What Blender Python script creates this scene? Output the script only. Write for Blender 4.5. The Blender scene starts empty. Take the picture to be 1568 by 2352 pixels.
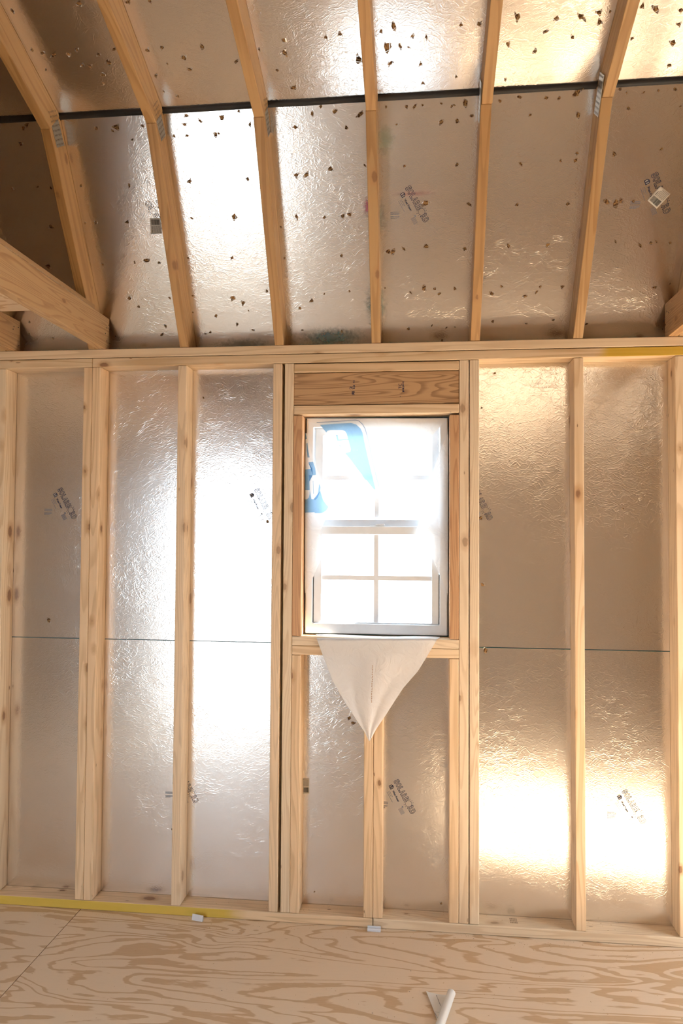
import bpy, bmesh, math, random
from mathutils import Vector, Matrix
import numpy as np

# ------------------------------------------------------------------ camera, sky, sun, exposure
SC = bpy.context.scene
COL = SC.collection
CAM = Vector((0.0, -2.98116, 1.57570))
YAW, PITCH, ROLL = -0.107922, 0.0324394, 0.0060411
FPX = 1675.196
def cam_axes():
    f = Vector((math.sin(YAW)*math.cos(PITCH), math.cos(YAW)*math.cos(PITCH), math.sin(PITCH)))
    r = Vector((math.cos(YAW), -math.sin(YAW), 0)); u = r.cross(f)
    return r*math.cos(ROLL)+u*math.sin(ROLL), -r*math.sin(ROLL)+u*math.cos(ROLL), f
CR, CU, CF = cam_axes()
cd = bpy.data.cameras.new('camera'); cam = bpy.data.objects.new('camera', cd); COL.objects.link(cam)
cd.sensor_fit = 'VERTICAL'; cd.sensor_height = 36.0; cd.lens = 36.0*FPX/2352.0
cd.clip_start = 0.02; cd.clip_end = 500
m = Matrix.Identity(4)
for i in range(3):
    m[i][0] = CR[i]; m[i][1] = CU[i]; m[i][2] = -CF[i]; m[i][3] = CAM[i]
cam.matrix_world = m
SC.camera = cam

w = bpy.data.worlds.new('sky'); SC.world = w; w.use_nodes = True
bg = w.node_tree.nodes['Background']; bg.inputs[0].default_value = (0.72, 0.86, 1.0, 1); bg.inputs[1].default_value = 1.35

sun = bpy.data.lights.new('sun', 'SUN'); sun.energy = 8.5; sun.angle = math.radians(0.6); sun.color = (1.0, 0.94, 0.84)
so = bpy.data.objects.new('sun', sun); COL.objects.link(so); so.location = (6, -1, 7)
so.rotation_euler = Vector((-1.12, -0.22, -1.0)).to_track_quat('-Z', 'Y').to_euler()

vs = SC.view_settings
SC.display_settings.display_device = 'sRGB'
vs.view_transform = 'Standard'; vs.look = 'None'; vs.exposure = 2.88; vs.gamma = 1.0; vs.use_curve_mapping = False
cy = SC.cycles
cy.use_denoising = True; cy.denoising_input_passes = 'RGB_ALBEDO_NORMAL'
cy.max_bounces = 8; cy.diffuse_bounces = 4; cy.glossy_bounces = 5; cy.transparent_max_bounces = 12; cy.transmission_bounces = 8
cy.sample_clamp_indirect = 1.5; cy.blur_glossy = 2.0
cy.caustics_reflective = True
cy.use_adaptive_sampling = True; cy.adaptive_threshold = 0.06

rnd = random.Random(7)

# ------------------------------------------------------------------ measures (metres)
T = 0.038                      # lumber thickness
DP = 0.089                     # stud depth; sheathing starts at y = DP
Z1 = 2.2946                    # underside of the top plates
ZT = Z1 + 2*T                  # top of the top plates
YB, ZB = -0.438, 3.0877        # inner corner where the rafters bend
AL = math.atan2(ZB-ZT, -YB)    # lower pitch
AU = 0.3374                    # upper pitch
H = 0.11                       # rafter depth
XL, XR = -3.45, 2.50           # end walls
YF = -3.62                     # sheathing of the wall behind the camera
YC = (DP+YF)/2                 # ridge
XP0, XP1 = XL+0.0, XR-0.0

def ray(px, py):
    return CF + CR*((px-784)/FPX) + CU*((1176-py)/FPX)
def hit(px, py, n, p0):
    d = ray(px, py); t = (Vector(p0)-CAM).dot(n)/d.dot(n)
    return CAM + d*t
def hit_y(px, py, y): return hit(px, py, Vector((0, 1, 0)), (0, y, 0))
def hit_z(px, py, z): return hit(px, py, Vector((0, 0, 1)), (0, 0, z))

NL = Vector((0, math.sin(AL), math.cos(AL))); NU = Vector((0, math.sin(AU), math.cos(AU)))
DL = Vector((0, -math.cos(AL), math.sin(AL))); DU = Vector((0, -math.cos(AU), math.sin(AU)))
BEND = Vector((0, YB, ZB))
CORN = BEND + (NL+NU).normalized()*(H/math.cos((AL-AU)/2))   # outer corner

# ------------------------------------------------------------------ node helper and materials
class NT:
    def __init__(s, name):
        s.m = bpy.data.materials.new(name); s.m.use_nodes = True
        s.t = s.m.node_tree; s.t.nodes.clear()
    def n(s, kind, props=None, **ins):
        nd = s.t.nodes.new(kind)
        for k, v in (props or {}).items(): setattr(nd, k, v)
        for k, v in ins.items():
            k = k.replace('_', ' ')
            s.set(nd.inputs[int(k[1:])] if k[0] == 'i' and k[1:].isdigit() else nd.inputs[k], v)
        return nd
    def set(s, sock, v):
        if isinstance(v, bpy.types.NodeSocket): s.t.links.new(v, sock)
        elif isinstance(v, bpy.types.Node): s.t.links.new(v.outputs[0], sock)
        else: sock.default_value = v
    def math(s, op, a, b=0.0, c=0.0, clamp=False):
        return s.n('ShaderNodeMath', {'operation': op, 'use_clamp': clamp}, i0=a, i1=b, i2=c).outputs[0]
    def vmath(s, op, a, b=(0, 0, 0)):
        nd = s.n('ShaderNodeVectorMath', {'operation': op}, i0=a, i1=b)
        return nd.outputs[1] if op in ('LENGTH', 'DISTANCE', 'DOT_PRODUCT') else nd.outputs[0]
    def mix(s, f, a, b):
        nd = s.n('ShaderNodeMix', {'data_type': 'RGBA'}); s.set(nd.inputs[0], f); s.set(nd.inputs[6], a); s.set(nd.inputs[7], b)
        return nd.outputs[2]
    def ramp(s, f, a, b, lo=0.0, hi=1.0):
        nd = s.n('ShaderNodeMapRange', {'interpolation_type': 'SMOOTHSTEP'}, i0=f, i1=a, i2=b, i3=lo, i4=hi)
        return nd.outputs[0]
    def noise(s, vec, scale, detail=3.0, rough=0.5, dist=0.0):
        return s.n('ShaderNodeTexNoise', None, Vector=vec, Scale=scale, Detail=detail, Roughness=rough, Distortion=dist).outputs[0]
    def out(s, sh):
        o = s.n('ShaderNodeOutputMaterial'); s.t.links.new(sh.outputs[0], o.inputs[0]); return s.m
    def sep(s, v):
        return s.n('ShaderNodeSeparateXYZ', None, i0=v).outputs

def c3(r, g, b): return (r, g, b, 1)

def wood(name, light, dark, rings=9.0, knots=1.0, yellow=None, grey=0.25, gain=1.0):
    s = NT(name)
    tc = s.n('ShaderNodeTexCoord').outputs['Object']; rn = s.n('ShaderNodeObjectInfo').outputs['Random']
    off = s.n('ShaderNodeCombineXYZ', None, i0=s.math('MULTIPLY', rn, 37.0), i1=s.math('MULTIPLY', rn, 91.0), i2=s.math('MULTIPLY', rn, 53.0))
    p = s.vmath('ADD', tc, off.outputs[0])
    st = s.vmath('MULTIPLY', p, (0.55, 9.0, 9.0))
    base = s.noise(st, 1.6, 1.6, 0.4, 0.25)
    fr = s.math('FRACT', s.math('MULTIPLY', base, rings))
    line = s.math('MULTIPLY', s.ramp(fr, 0.35, 0.85), s.ramp(fr, 1.0, 0.9))
    fine = s.noise(s.vmath('MULTIPLY', p, (3.0, 130.0, 130.0)), 1.0, 3.0, 0.6)
    f = s.math('ADD', s.math('MULTIPLY', line, 0.75), s.math('MULTIPLY', s.math('SUBTRACT', fine, 0.5), 0.75), clamp=True)
    tint = s.math('MULTIPLY', s.math('SUBTRACT', rn, 0.5), 0.5)
    big = s.noise(s.vmath('MULTIPLY', p, (1.3, 5.0, 5.0)), 1.0, 2.0)
    f = s.math('ADD', f, s.math('MULTIPLY', s.math('SUBTRACT', big, 0.5), 0.7), clamp=True)
    warm = s.mix(s.math('ADD', 0.5, tint), c3(light[0]*1.02, light[1]*0.9, light[2]*0.78), c3(light[0]*0.98, light[1]*1.02, light[2]*1.05))
    colr = s.mix(f, warm, c3(*dark))
    # blue-grey stain streaks
    if grey:
        gm = s.ramp(s.noise(s.vmath('MULTIPLY', p, (0.9, 11.0, 11.0)), 1.0, 3.0, 0.55, 0.6), 0.66, 0.80, 0.0, grey)
        colr = s.mix(gm, colr, c3(0.30, 0.25, 0.21))
    # knots
    if knots:
        for (sc_, pk, r0, r1, ha, co) in (((6.0, 11.0, 11.0), 0.52, 0.05, 0.13, 0.55, 0.8), ((8.0, 26.0, 26.0), 0.55, 0.045, 0.05, 0.15, 0.85)):
            kv = s.n('ShaderNodeTexVoronoi', {'feature': 'F1'}, Vector=s.vmath('MULTIPLY', p, sc_), Scale=1.0)
            d = s.math('ADD', kv.outputs['Distance'], s.math('MULTIPLY', s.math('SUBTRACT', s.noise(p, 90.0, 2.0), 0.5), 0.06))
            pick = s.math('GREATER_THAN', s.sep(kv.outputs['Color'])[0], pk)
            rad = s.math('ADD', r0, s.math('MULTIPLY', s.sep(kv.outputs['Color'])[1], r1))
            r = s.math('DIVIDE', d, rad)
            halo = s.math('MULTIPLY', s.math('MULTIPLY', s.ramp(r, 2.2, 0.95), pick), ha*knots)
            core = s.math('MULTIPLY', s.math('MULTIPLY', s.ramp(r, 1.1, 0.7), pick), co*knots)
            colr = s.mix(halo, colr, c3(0.46, 0.235, 0.09))
            colr = s.mix(core, colr, c3(0.20, 0.085, 0.035))
    if yellow:
        x0, x1, ycol = yellow
        px = s.sep(s.n('ShaderNodeNewGeometry').outputs['Position'])[0]
        ny = s.sep(s.n('ShaderNodeNewGeometry').outputs['True Normal'])[1]
        e = s.math('MULTIPLY', s.math('SUBTRACT', s.noise(p, 9.0, 3.0), 0.5), 0.12)
        pxx = s.math('ADD', px, e)
        mk = s.math('MULTIPLY', s.ramp(pxx, x0-0.02, x0+0.05), s.ramp(pxx, x1+0.06, x1-0.06))
        mk = s.math('MULTIPLY', mk, s.ramp(ny, -0.55, -0.9, 0.0, 0.85))
        colr = s.mix(mk, colr, c3(*ycol))
    return s.out(s.n('ShaderNodeBsdfPrincipled', None, Base_Color=colr, Roughness=0.55))

def foil(name, paint=None, rough=0.205, tint=(0.86, 0.85, 0.84)):
    s = NT(name)
    p = s.n('ShaderNodeTexCoord').outputs['Object']
    wv = s.vmath('ADD', p, s.vmath('MULTIPLY', s.n('ShaderNodeTexNoise', None, Vector=p, Scale=16.0, Detail=1.0).outputs['Color'], (0.05, 0.05, 0.0)))
    h = s.math('MULTIPLY', s.noise(p, 150.0, 2.0, 0.6), 0.34)
    for k, (ang, a_, b_, wt) in enumerate(((0.35, 34.0, 190.0, 0.34), (-0.55, 40.0, 220.0, 0.34), (1.35, 34.0, 180.0, 0.22))):
        r_ = s.n('ShaderNodeVectorRotate', {'rotation_type': 'Z_AXIS'}, Vector=wv, Angle=ang).outputs[0]
        ln = s.noise(s.vmath('MULTIPLY', r_, (a_, b_, 1.0)), 1.0, 1.0, 0.5)
        ln = s.ramp(ln, 0.48, 0.76)
        h = s.math('ADD', h, s.math('MULTIPLY', ln, wt))
    amt = s.ramp(s.noise(p, 4.5, 1.5), 0.36, 0.66, 0.5, 1.0)
    h = s.math('MULTIPLY', h, amt)
    h = s.math('ADD', h, s.math('MULTIPLY', s.noise(p, 6.0, 1.0), 0.10))
    b = s.n('ShaderNodeBump', None, Strength=1.0, Distance=0.00045, Height=h)
    ro = rough+0.017
    col = c3(*tint)
    sh = s.n('ShaderNodeBsdfPrincipled', None, Base_Color=col, Metallic=1.0, Roughness=ro, Normal=b.outputs[0])
    if paint:
        nz = s.noise(p, 55.0, 4.0, 0.7)
        for (cx, cy_, rx, ry, rgb, k) in paint:
            q = s.vmath('MULTIPLY', s.vmath('SUBTRACT', p, (cx, cy_, 0)), (1/rx, 1/ry, 0))
            d = s.math('ADD', s.vmath('LENGTH', q), s.math('MULTIPLY', s.math('SUBTRACT', nz, 0.5), 1.3))
            mk = s.ramp(d, 1.05, 0.15, 0.0, k)
            df = s.n('ShaderNodeBsdfPrincipled', None, Base_Color=c3(*rgb), Roughness=0.45)
            sh = s.n('ShaderNodeMixShader', None, i0=mk, i1=sh.outputs[0], i2=df.outputs[0])
    return s.out(sh)

def plain(name, col, rough=0.5, metal=0.0, bump=0.0, bscale=200.0):
    s = NT(name); p = s.n('ShaderNodeTexCoord').outputs['Object']
    nz = s.noise(p, 40.0, 1.0)
    cc = s.mix(s.math('MULTIPLY', nz, 0.35), c3(*col), c3(col[0]*0.8, col[1]*0.8, col[2]*0.8))
    k = dict(Base_Color=cc, Roughness=rough, Metallic=metal)
    if bump: k['Normal'] = s.n('ShaderNodeBump', None, Strength=bump, Distance=0.001, Height=s.noise(p, bscale, 3.0)).outputs[0]
    return s.out(s.n('ShaderNodeBsdfPrincipled', None, **k))

def plywood(name):
    s = NT(name)
    tc = s.n('ShaderNodeTexCoord').outputs['Object']; rn = s.n('ShaderNodeObjectInfo').outputs['Random']
    p = s.vmath('ADD', tc, s.n('ShaderNodeCombineXYZ', None, i0=s.math('MULTIPLY', rn, 17.0), i1=s.math('MULTIPLY', rn, 29.0), i2=0.0).outputs[0])
    a = s.noise(s.vmath('MULTIPLY', p, (0.55, 2.4, 0.0)), 1.7, 2.5, 0.5, 0.7)
    jit = s.noise(s.vmath('MULTIPLY', p, (7.0, 26.0, 0.0)), 1.0, 3.0, 0.6)
    v = s.math('ADD', s.math('MULTIPLY', a, 13.5), s.math('MULTIPLY', jit, 0.75))
    fr = s.math('FRACT', v)
    wid = s.ramp(s.noise(p, 1.7, 1.0), 0.35, 0.65, 0.42, 0.75)
    band = s.math('MULTIPLY', s.ramp(s.math('SUBTRACT', fr, wid), -0.06, 0.05), s.ramp(fr, 1.0, 0.93))
    fine = s.noise(s.vmath('MULTIPLY', p, (14.0, 240.0, 0.0)), 1.0, 3.0, 0.6)
    f = s.math('ADD', s.math('MULTIPLY', band, 0.8), s.math('MULTIPLY', s.math('SUBTRACT', fine, 0.5), 0.45), clamp=True)
    big = s.noise(p, 2.2, 3.0)
    lt = s.mix(big, c3(0.83, 0.65, 0.45), c3(0.77, 0.61, 0.45))
    col = s.mix(f, lt, c3(0.58, 0.37, 0.19))
    sp = s.n('ShaderNodeTexVoronoi', None, Vector=p, Scale=17.0)
    dot = s.math('MULTIPLY', s.ramp(sp.outputs['Distance'], 0.05, 0.025), s.math('GREATER_THAN', s.sep(sp.outputs['Color'])[0], 0.72))
    col = s.mix(s.math('MULTIPLY', dot, 0.7), col, c3(0.12, 0.07, 0.04))
    return s.out(s.n('ShaderNodeBsdfPrincipled', None, Base_Color=col, Roughness=0.52))

def wrap_mat(name):
    s = NT(name); p = s.n('ShaderNodeTexCoord').outputs['Object']
    b = s.n('ShaderNodeBump', None, Strength=0.9, Distance=0.006, Height=s.math('ADD', s.noise(p, 14.0, 4.0, 0.55, 1.5), s.math('MULTIPLY', s.noise(s.vmath('MULTIPLY', p, (900.0, 1.0, 60.0)), 1.0, 1.0), 0.05))).outputs[0]
    d = s.n('ShaderNodeBsdfDiffuse', None, Color=c3(0.95, 0.94, 0.93), Normal=b)
    t = s.n('ShaderNodeBsdfTranslucent', None, Color=c3(0.93, 0.95, 0.97), Normal=b)
    tr = s.n('ShaderNodeBsdfTransparent', None, Color=c3(1, 1, 1))
    a = s.n('ShaderNodeMixShader', None, i0=0.30, i1=d.outputs[0], i2=t.outputs[0])
    return s.out(s.n('ShaderNodeMixShader', None, i0=0.05, i1=a.outputs[0], i2=tr.outputs[0]))

def ink_film(name, col):
    s = NT(name); p = s.n('ShaderNodeTexCoord').outputs['Object']
    wr = s.ramp(s.noise(p, 70.0, 4.0, 0.7), 0.60, 0.75)
    cc = s.mix(s.math('MULTIPLY', wr, 0.35), c3(*col), c3(0.9, 0.96, 1.0))
    t = s.n('ShaderNodeBsdfTransparent', None, Color=cc)
    d = s.n('ShaderNodeBsdfDiffuse', None, Color=c3(col[0]*0.4, col[1]*0.7, col[2]))
    return s.out(s.n('ShaderNodeMixShader', None, i0=0.12, i1=t.outputs[0], i2=d.outputs[0]))

def glass_mat(name):
    s = NT(name)
    t = s.n('ShaderNodeBsdfTransparent', None, Color=c3(0.95, 0.98, 0.99))
    g = s.n('ShaderNodeBsdfGlossy', None, Color=c3(1, 1, 1), Roughness=0.01)
    return s.out(s.n('ShaderNodeMixShader', None, i0=0.06, i1=t.outputs[0], i2=g.outputs[0]))

PINE_L, PINE_D = (0.81, 0.63, 0.42), (0.64, 0.44, 0.25)
M = {}
M['pine'] = wood('pine_lumber', PINE_L, PINE_D)
M['clean'] = wood('clear_pine_lumber', (0.82, 0.65, 0.45), (0.67, 0.485, 0.30), rings=16.0, knots=0.6, grey=0.0)
M['knotty'] = wood('knotty_pine_lumber', (0.81, 0.615, 0.40), (0.65, 0.43, 0.235), rings=10.0, knots=1.0, grey=0.1)
M['plate'] = wood('blue_stained_pine', (0.75, 0.56, 0.35), (0.57, 0.37, 0.19), rings=7.0, knots=0.7, grey=0.5)
M['fir'] = wood('reddish_fir', (0.64, 0.385, 0.20), (0.47, 0.24, 0.11), rings=14.0, knots=0.3, grey=0.2)
M['header'] = wood('brown_header_fir', (0.55, 0.36, 0.195), (0.27, 0.14, 0.06), rings=26.0, knots=0.0, grey=0.3)
M['rafter'] = wood('rafter_fir', (0.50, 0.305, 0.13), (0.37, 0.195, 0.07), rings=9.0, knots=0.8, grey=0.1)
M['joist'] = wood('joist_fir', (0.51, 0.315, 0.15), (0.34, 0.18, 0.075), rings=26.0, knots=0.7, grey=0.15)
M['yplate_l'] = wood('bottom_plate_yellow', PINE_L, PINE_D, yellow=(-1.84, -0.74, (0.66, 0.45, 0.03)))
M['yplate_r'] = wood('top_plate_yellow', (0.75, 0.56, 0.35), (0.56, 0.36, 0.18), rings=7.0, grey=0.5, yellow=(0.70, 9.0, (0.62, 0.37, 0.0)))
M['foil'] = foil('wrinkled_foil')
M['foilflat'] = plain('smooth_foil', (0.86, 0.85, 0.84), 0.24, 1.0)
M['ply'] = plywood('plywood_veneer')
M['plyedge'] = plain('plywood_edge', (0.40, 0.24, 0.11), 0.7, 0, 0.4, 300)
M['green'] = plain('green_edge_paint', (0.05, 0.40, 0.32), 0.7)
M['osb'] = plain('oriented_strand_board', (0.27, 0.18, 0.09), 0.8, 0, 0.4, 60)
M['frontboard'] = plain('weathered_board', (0.54, 0.45, 0.35), 0.8, 0, 0.4, 60)
M['torn'] = plain('torn_wood', (0.40, 0.23, 0.09), 0.9, 0, 0.6, 500)
M['tornd'] = plain('torn_wood_dark', (0.13, 0.06, 0.022), 0.95, 0, 0.6, 500)
M['black'] = plain('black_foam', (0.018, 0.017, 0.016), 0.55, 0, 0.2, 400)
M['ink'] = plain('navy_ink', (0.012, 0.016, 0.05), 0.6)
M['inkpale'] = plain('grey_ink', (0.22, 0.22, 0.25), 0.6)
M['stain'] = plain('faded_stamp_ink', (0.42, 0.30, 0.19), 0.8)
M['steel'] = plain('galvanised_steel', (0.62, 0.62, 0.60), 0.38, 1.0, 0.2, 120)
M['slot'] = plain('plate_slot', (0.075, 0.065, 0.05), 0.7)
M['vinyl'] = plain('white_vinyl', (0.90, 0.93, 0.97), 0.35)
M['seal'] = plain('dark_gasket', (0.03, 0.035, 0.035), 0.7)
M['paper'] = plain('paper', (0.80, 0.77, 0.71), 0.7)
M['sticker'] = plain('sticker_paper', (0.66, 0.62, 0.54), 0.55)
M['wrap'] = wrap_mat('house_wrap_film')
M['blue'] = ink_film('blue_print_film', (0.46, 0.66, 0.86))
M['stripe'] = ink_film('grey_blue_print_film', (0.55, 0.62, 0.74))
M['stitch'] = plain('brown_stitching', (0.45, 0.28, 0.18), 0.8)
M['plastic'] = plain('white_plastic', (0.80, 0.81, 0.84), 0.35)
M['glass'] = glass_mat('window_glass')
M['ground'] = plain('pale_gravel', (0.31, 0.31, 0.31), 0.9, 0, 0.5, 30)
M['backing'] = plain('grey_backing', (0.45, 0.45, 0.44), 0.8)
M['dust'] = plain('sawdust', (0.62, 0.42, 0.22), 0.9)
M['nail'] = plain('nail_head', (0.06, 0.04, 0.03), 0.6)

# ------------------------------------------------------------------ object helpers
WORLD = {}
def link(o, parent=None, mw=None):
    COL.objects.link(o)
    mw = mw if mw is not None else Matrix.Identity(4)
    if parent is not None:
        o.parent = parent
        o.matrix_parent_inverse = WORLD[parent.name].inverted()
    o.matrix_basis = mw
    WORLD[o.name] = mw
    return o
def props(o, label=None, cat=None, group=None, kind=None):
    if label: o['label'] = label
    if cat: o['category'] = cat
    if group: o['group'] = group
    if kind: o['kind'] = kind
    return o
def empty(name, loc=(0, 0, 0)):
    o = bpy.data.objects.new(name, None); o.empty_display_size = 0.05
    return link(o, None, Matrix.Translation(Vector(loc)))
def from_bm(name, bm, mats, parent=None, mw=None, smooth=False):
    me = bpy.data.meshes.new(name); bm.normal_update(); bm.to_mesh(me); bm.free()
    for mt in (mats if isinstance(mats, (list, tuple)) else [mats]): me.materials.append(mt)
    if smooth:
        for f in me.polygons: f.use_smooth = True
    return link(bpy.data.objects.new(name, me), parent, mw)
def box_bm(bm, x0, x1, y0, y1, z0, z1, mi=0, mi_edge=None):
    v = [bm.verts.new((x, y, z)) for z in (z0, z1) for y in (y0, y1) for x in (x0, x1)]
    for k, q in enumerate(((0, 2, 3, 1), (4, 5, 7, 6), (0, 1, 5, 4), (2, 6, 7, 3), (1, 3, 7, 5), (0, 4, 6, 2))):
        f = bm.faces.new([v[i] for i in q]); f.material_index = mi
        if mi_edge is not None and k in mi_edge: f.material_index = mi_edge[k]
    return v
def frame(X, Y, Z, O):
    mt = Matrix.Identity(4)
    for i in range(3):
        mt[i][0] = X[i]; mt[i][1] = Y[i]; mt[i][2] = Z[i]; mt[i][3] = O[i]
    return mt
def board(name, x0, x1, y0, y1, z0, z1, mat, parent, bev=0.003, jit=0.0):
    """an axis-aligned piece of lumber, local X along its length"""
    d = (x1-x0, y1-y0, z1-z0); a = d.index(max(d))
    ax = [Vector((1, 0, 0)), Vector((0, 1, 0)), Vector((0, 0, 1))]
    X, Y = ax[a], ax[(a+1) % 3]; Z = X.cross(Y)
    O = Vector(((x0+x1)/2, (y0+y1)/2, (z0+z1)/2))
    L, W_, D_ = d[a]/2, d[(a+1) % 3]/2, d[(a+2) % 3]/2
    bm = bmesh.new(); box_bm(bm, -L, L, -W_, W_, -D_, D_)
    if bev: bmesh.ops.bevel(bm, geom=list(bm.edges), offset=bev, segments=2, profile=0.5, affect='EDGES')
    return from_bm(name, bm, mat, parent, frame(X, Y, Z, O))
def prism(name, pts, thick, mat, parent, X, bev=0.003):
    """polygon (3D points) extruded by the vector `thick`; local X along the grain X"""
    Zv = thick.normalized(); Xv = (X - Zv*X.dot(Zv)).normalized(); Yv = Zv.cross(Xv)
    O = sum(pts, Vector())/len(pts)+thick*0.5
    mw = frame(Xv, Yv, Zv, O); inv = mw.inverted()
    bm = bmesh.new()
    a = [bm.verts.new(inv @ p) for p in pts]; b = [bm.verts.new(inv @ (p+thick)) for p in pts]
    bm.faces.new(list(reversed(a))); bm.faces.new(b)
    n = len(pts)
    for i in range(n): bm.faces.new((a[i], a[(i+1) % n], b[(i+1) % n], b[i]))
    bmesh.ops.recalc_face_normals(bm, faces=bm.faces)
    if bev: bmesh.ops.bevel(bm, geom=list(bm.edges), offset=bev, segments=2, profile=0.5, affect='EDGES')
    return from_bm(name, bm, mat, parent, mw)
def struct(name, label, loc=(0, 0, 0)):
    o = empty(name, loc); props(o, label, None, None, 'structure'); return o

# ------------------------------------------------------------------ ground and shell
def ground():
    bm = bmesh.new(); s = 60
    bm.faces.new([bm.verts.new(p) for p in ((-s, -s, -0.35), (s, -s, -0.35), (s, s, -0.35), (-s, s, -0.35))])
    o = from_bm('ground', bm, M['ground']); props(o, 'pale gravel ground outside the shed', None, None, 'structure')
ground()

WIN = (-0.488, 0.117, 1.1605, 2.077)      # rough opening x0 x1 z0 z1
wall_back = struct('wall_back', 'framed back wall with foil sheathing and small window')
floor = struct('floor', 'plywood floor with brown wavy grain')
ceiling = struct('ceiling', 'bent gambrel roof of wooden rafters over punctured foil')

def slab(name, X, Y, Z, O, rects, th, mats, parent, edge=None):
    """flat sheet in the frame X, Y with its face towards Z at O; rects in local x, y"""
    bm = bmesh.new()
    for (a, b, c, d) in rects: box_bm(bm, a, b, c, d, -th, 0.0, 0, edge)
    return from_bm(name, bm, mats, parent, frame(X, Y, Z, O))
EX, EY, EZ = Vector((1, 0, 0)), Vector((0, 1, 0)), Vector((0, 0, 1))
# the back wall's two courses of foil-faced board (seam with green edges)
G = {2: 1, 3: 1}     # local -y and +y edges get the green paint
ZS = 1.1175
foil_low = slab('foil_sheet', EX, EZ, -EY, (0, DP, 0), [(XL, XR, 0.0, ZS)], 0.012, [M['foil'], M['green']], wall_back, G)
foil_up = slab('foil_sheet', EX, EZ, -EY, (0, DP, 0),
               [(XL, WIN[0], ZS+0.0036, ZT), (WIN[1], XR, ZS+0.0036, ZT), (WIN[0], WIN[1], ZS+0.0036, WIN[2]), (WIN[0], WIN[1], WIN[3], ZT)],
               0.012, [M['foil'], M['green']], wall_back, G)
slab('light_seal_sheet', EX, EZ, -EY, (0, DP+0.0125, 0),  # unseen outer skin, added to stop light leaking through the foil seam
     [(XL, WIN[0], -0.3, ZT), (WIN[1], XR, -0.3, ZT), (WIN[0], WIN[1], -0.3, WIN[2]), (WIN[0], WIN[1], WIN[3], ZT)], 0.02, [M['backing']], wall_back)
board('light_seal_board', XL, XR, DP+0.002, DP+0.16, ZT-0.045, ZT-0.003, M['osb'], wall_back, 0)  # unseen board, added to block the light leak between wall and roof

# floor sheets: 8 x 4 ft, long side along the wall
def floor_sheets():
    xs = [XL, -1.415, 1.024, XR]; ys = [DP, DP-1.219, DP-2.438, YF]
    for i in range(3):
        for j in range(3):
            g = 0.0012
            bm = bmesh.new(); x0, x1, y1, y0 = xs[i]+g, xs[i+1]-g, ys[j]-g, ys[j+1]+g
            cx, cy2 = (x0+x1)/2, (y0+y1)/2
            box_bm(bm, x0-cx, x1-cx, y0-cy2, y1-cy2, -0.018, 0.0, 0, {2: 1, 3: 1, 4: 1, 5: 1})
            from_bm('plywood_sheet', bm, [M['ply'], M['plyedge']], floor, Matrix.Translation((cx, cy2, 0)))
    bm = bmesh.new(); box_bm(bm, XL, XR, YF, DP, -0.3, -0.0195)
    from_bm('joist_bed', bm, M['plyedge'], floor)
floor_sheets()

# roof: rafters 16 in apart, foil boards, roofing; the camera side mirrored
R_BOT = [-1.405, -0.999, -0.590, -0.184, 0.219, 0.625, 1.031]
R_BEND = [-1.398, -0.990, -0.5865, -0.1795, 0.2250, 0.6345, 1.041]
R_ALL = [(-1.82, -1.81), (-2.23, -2.22), (-2.63, -2.62), (-3.03, -3.02)] + list(zip(R_BOT, R_BEND)) + [(1.44, 1.447), (1.85, 1.853), (2.25, 2.255)]
RAFT = {}
def mir(v): return Vector((v.x, 2*YC - v.y, v.z))
def rafters():
    cut = 0.016
    ob = CORN - DL*cut; ou = CORN + DU*cut
    ridge_t = (-BEND.y + YC)/DU.y + 0.0
    tr = (YC - YB)/DU.y
    RI = BEND + DU*tr; 
    to = (YC - CORN.y)/DU.y; RO = CORN + DU*to
    mid = CORN - (NL+NU).normalized()*0.0135
    low = [Vector((0, 0.0005, ZT+0.001)), Vector((0, H/math.sin(AL)-0.001, ZT+0.001)), ob - NL*0.0008, mid, BEND.copy()]
    up = [BEND.copy(), mid.copy(), ou - NU*0.0008, RO - NU*0.0008, RI]
    g = (DU-DL).normalized()*0.0006
    for k, (xb, xm) in enumerate(R_ALL):
        for side in (0, 1):
            f = mir if side else (lambda v: v)
            pl = []
            for p in low:
                t = min(1, max(0, (p.z-ZT)/(ZB-ZT)))
                pl.append(f(Vector((xb+(xm-xb)*t-0.019, p.y, p.z))) - (g if p in (low[3], low[4]) and not side else Vector()))
            pu = [f(Vector((xm+0.002-0.019, p.y, p.z))) for p in up]
            a = prism('rafter', pl, EX*T, M['rafter'], ceiling, (pl[4]-pl[0]).normalized(), 0.0025)
            b = prism('upper_rafter', pu, EX*T, M['rafter'], ceiling, (pu[4]-pu[0]).normalized(), 0.0025)
            if side == 0: RAFT[k] = (a, b, xb, xm)
rafters()
# roof sheets; local x = world x, local y up the slope, local z into the room
LOWO = CORN.copy()
gap = 0.010
ylow = (ZT-0.02-LOWO.z)/DL.z
PAINT = []
def to_local(px, py):
    P = hit(px, py, NL, LOWO); return P.x, (P-LOWO).dot(DL)
for (px, py, rx, ry, rgb, k) in ((862, 700, 0.05, 0.10, (0.03, 0.22, 0.24), 0.75), (760, 775, 0.17, 0.055, (0.03, 0.16, 0.16), 0.7), (560, 792, 0.16, 0.035, (0.03, 0.10, 0.12), 0.55),
                                 (845, 475, 0.022, 0.045, (0.55, 0.02, 0.12), 0.8), (866, 500, 0.05, 0.09, (0.08, 0.20, 0.22), 0.35), (950, 445, 0.10, 0.012, (0.6, 0.08, 0.12), 0.3),
                                 (884, 320, 0.04, 0.06, (0.10, 0.26, 0.16), 0.4)):
    a, b = to_local(px, py); PAINT.append((a, b, rx, ry, rgb, k))
M['foil_roof'] = foil('sprayed_roof_foil', PAINT)
foil_rl = slab('foil_sheet', EX, DL, -NL, LOWO, [(XL, XR, ylow, -gap)], 0.012, [M['foil_roof'], M['green']], ceiling, G)
lu = (YC-CORN.y)/DU.y
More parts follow.
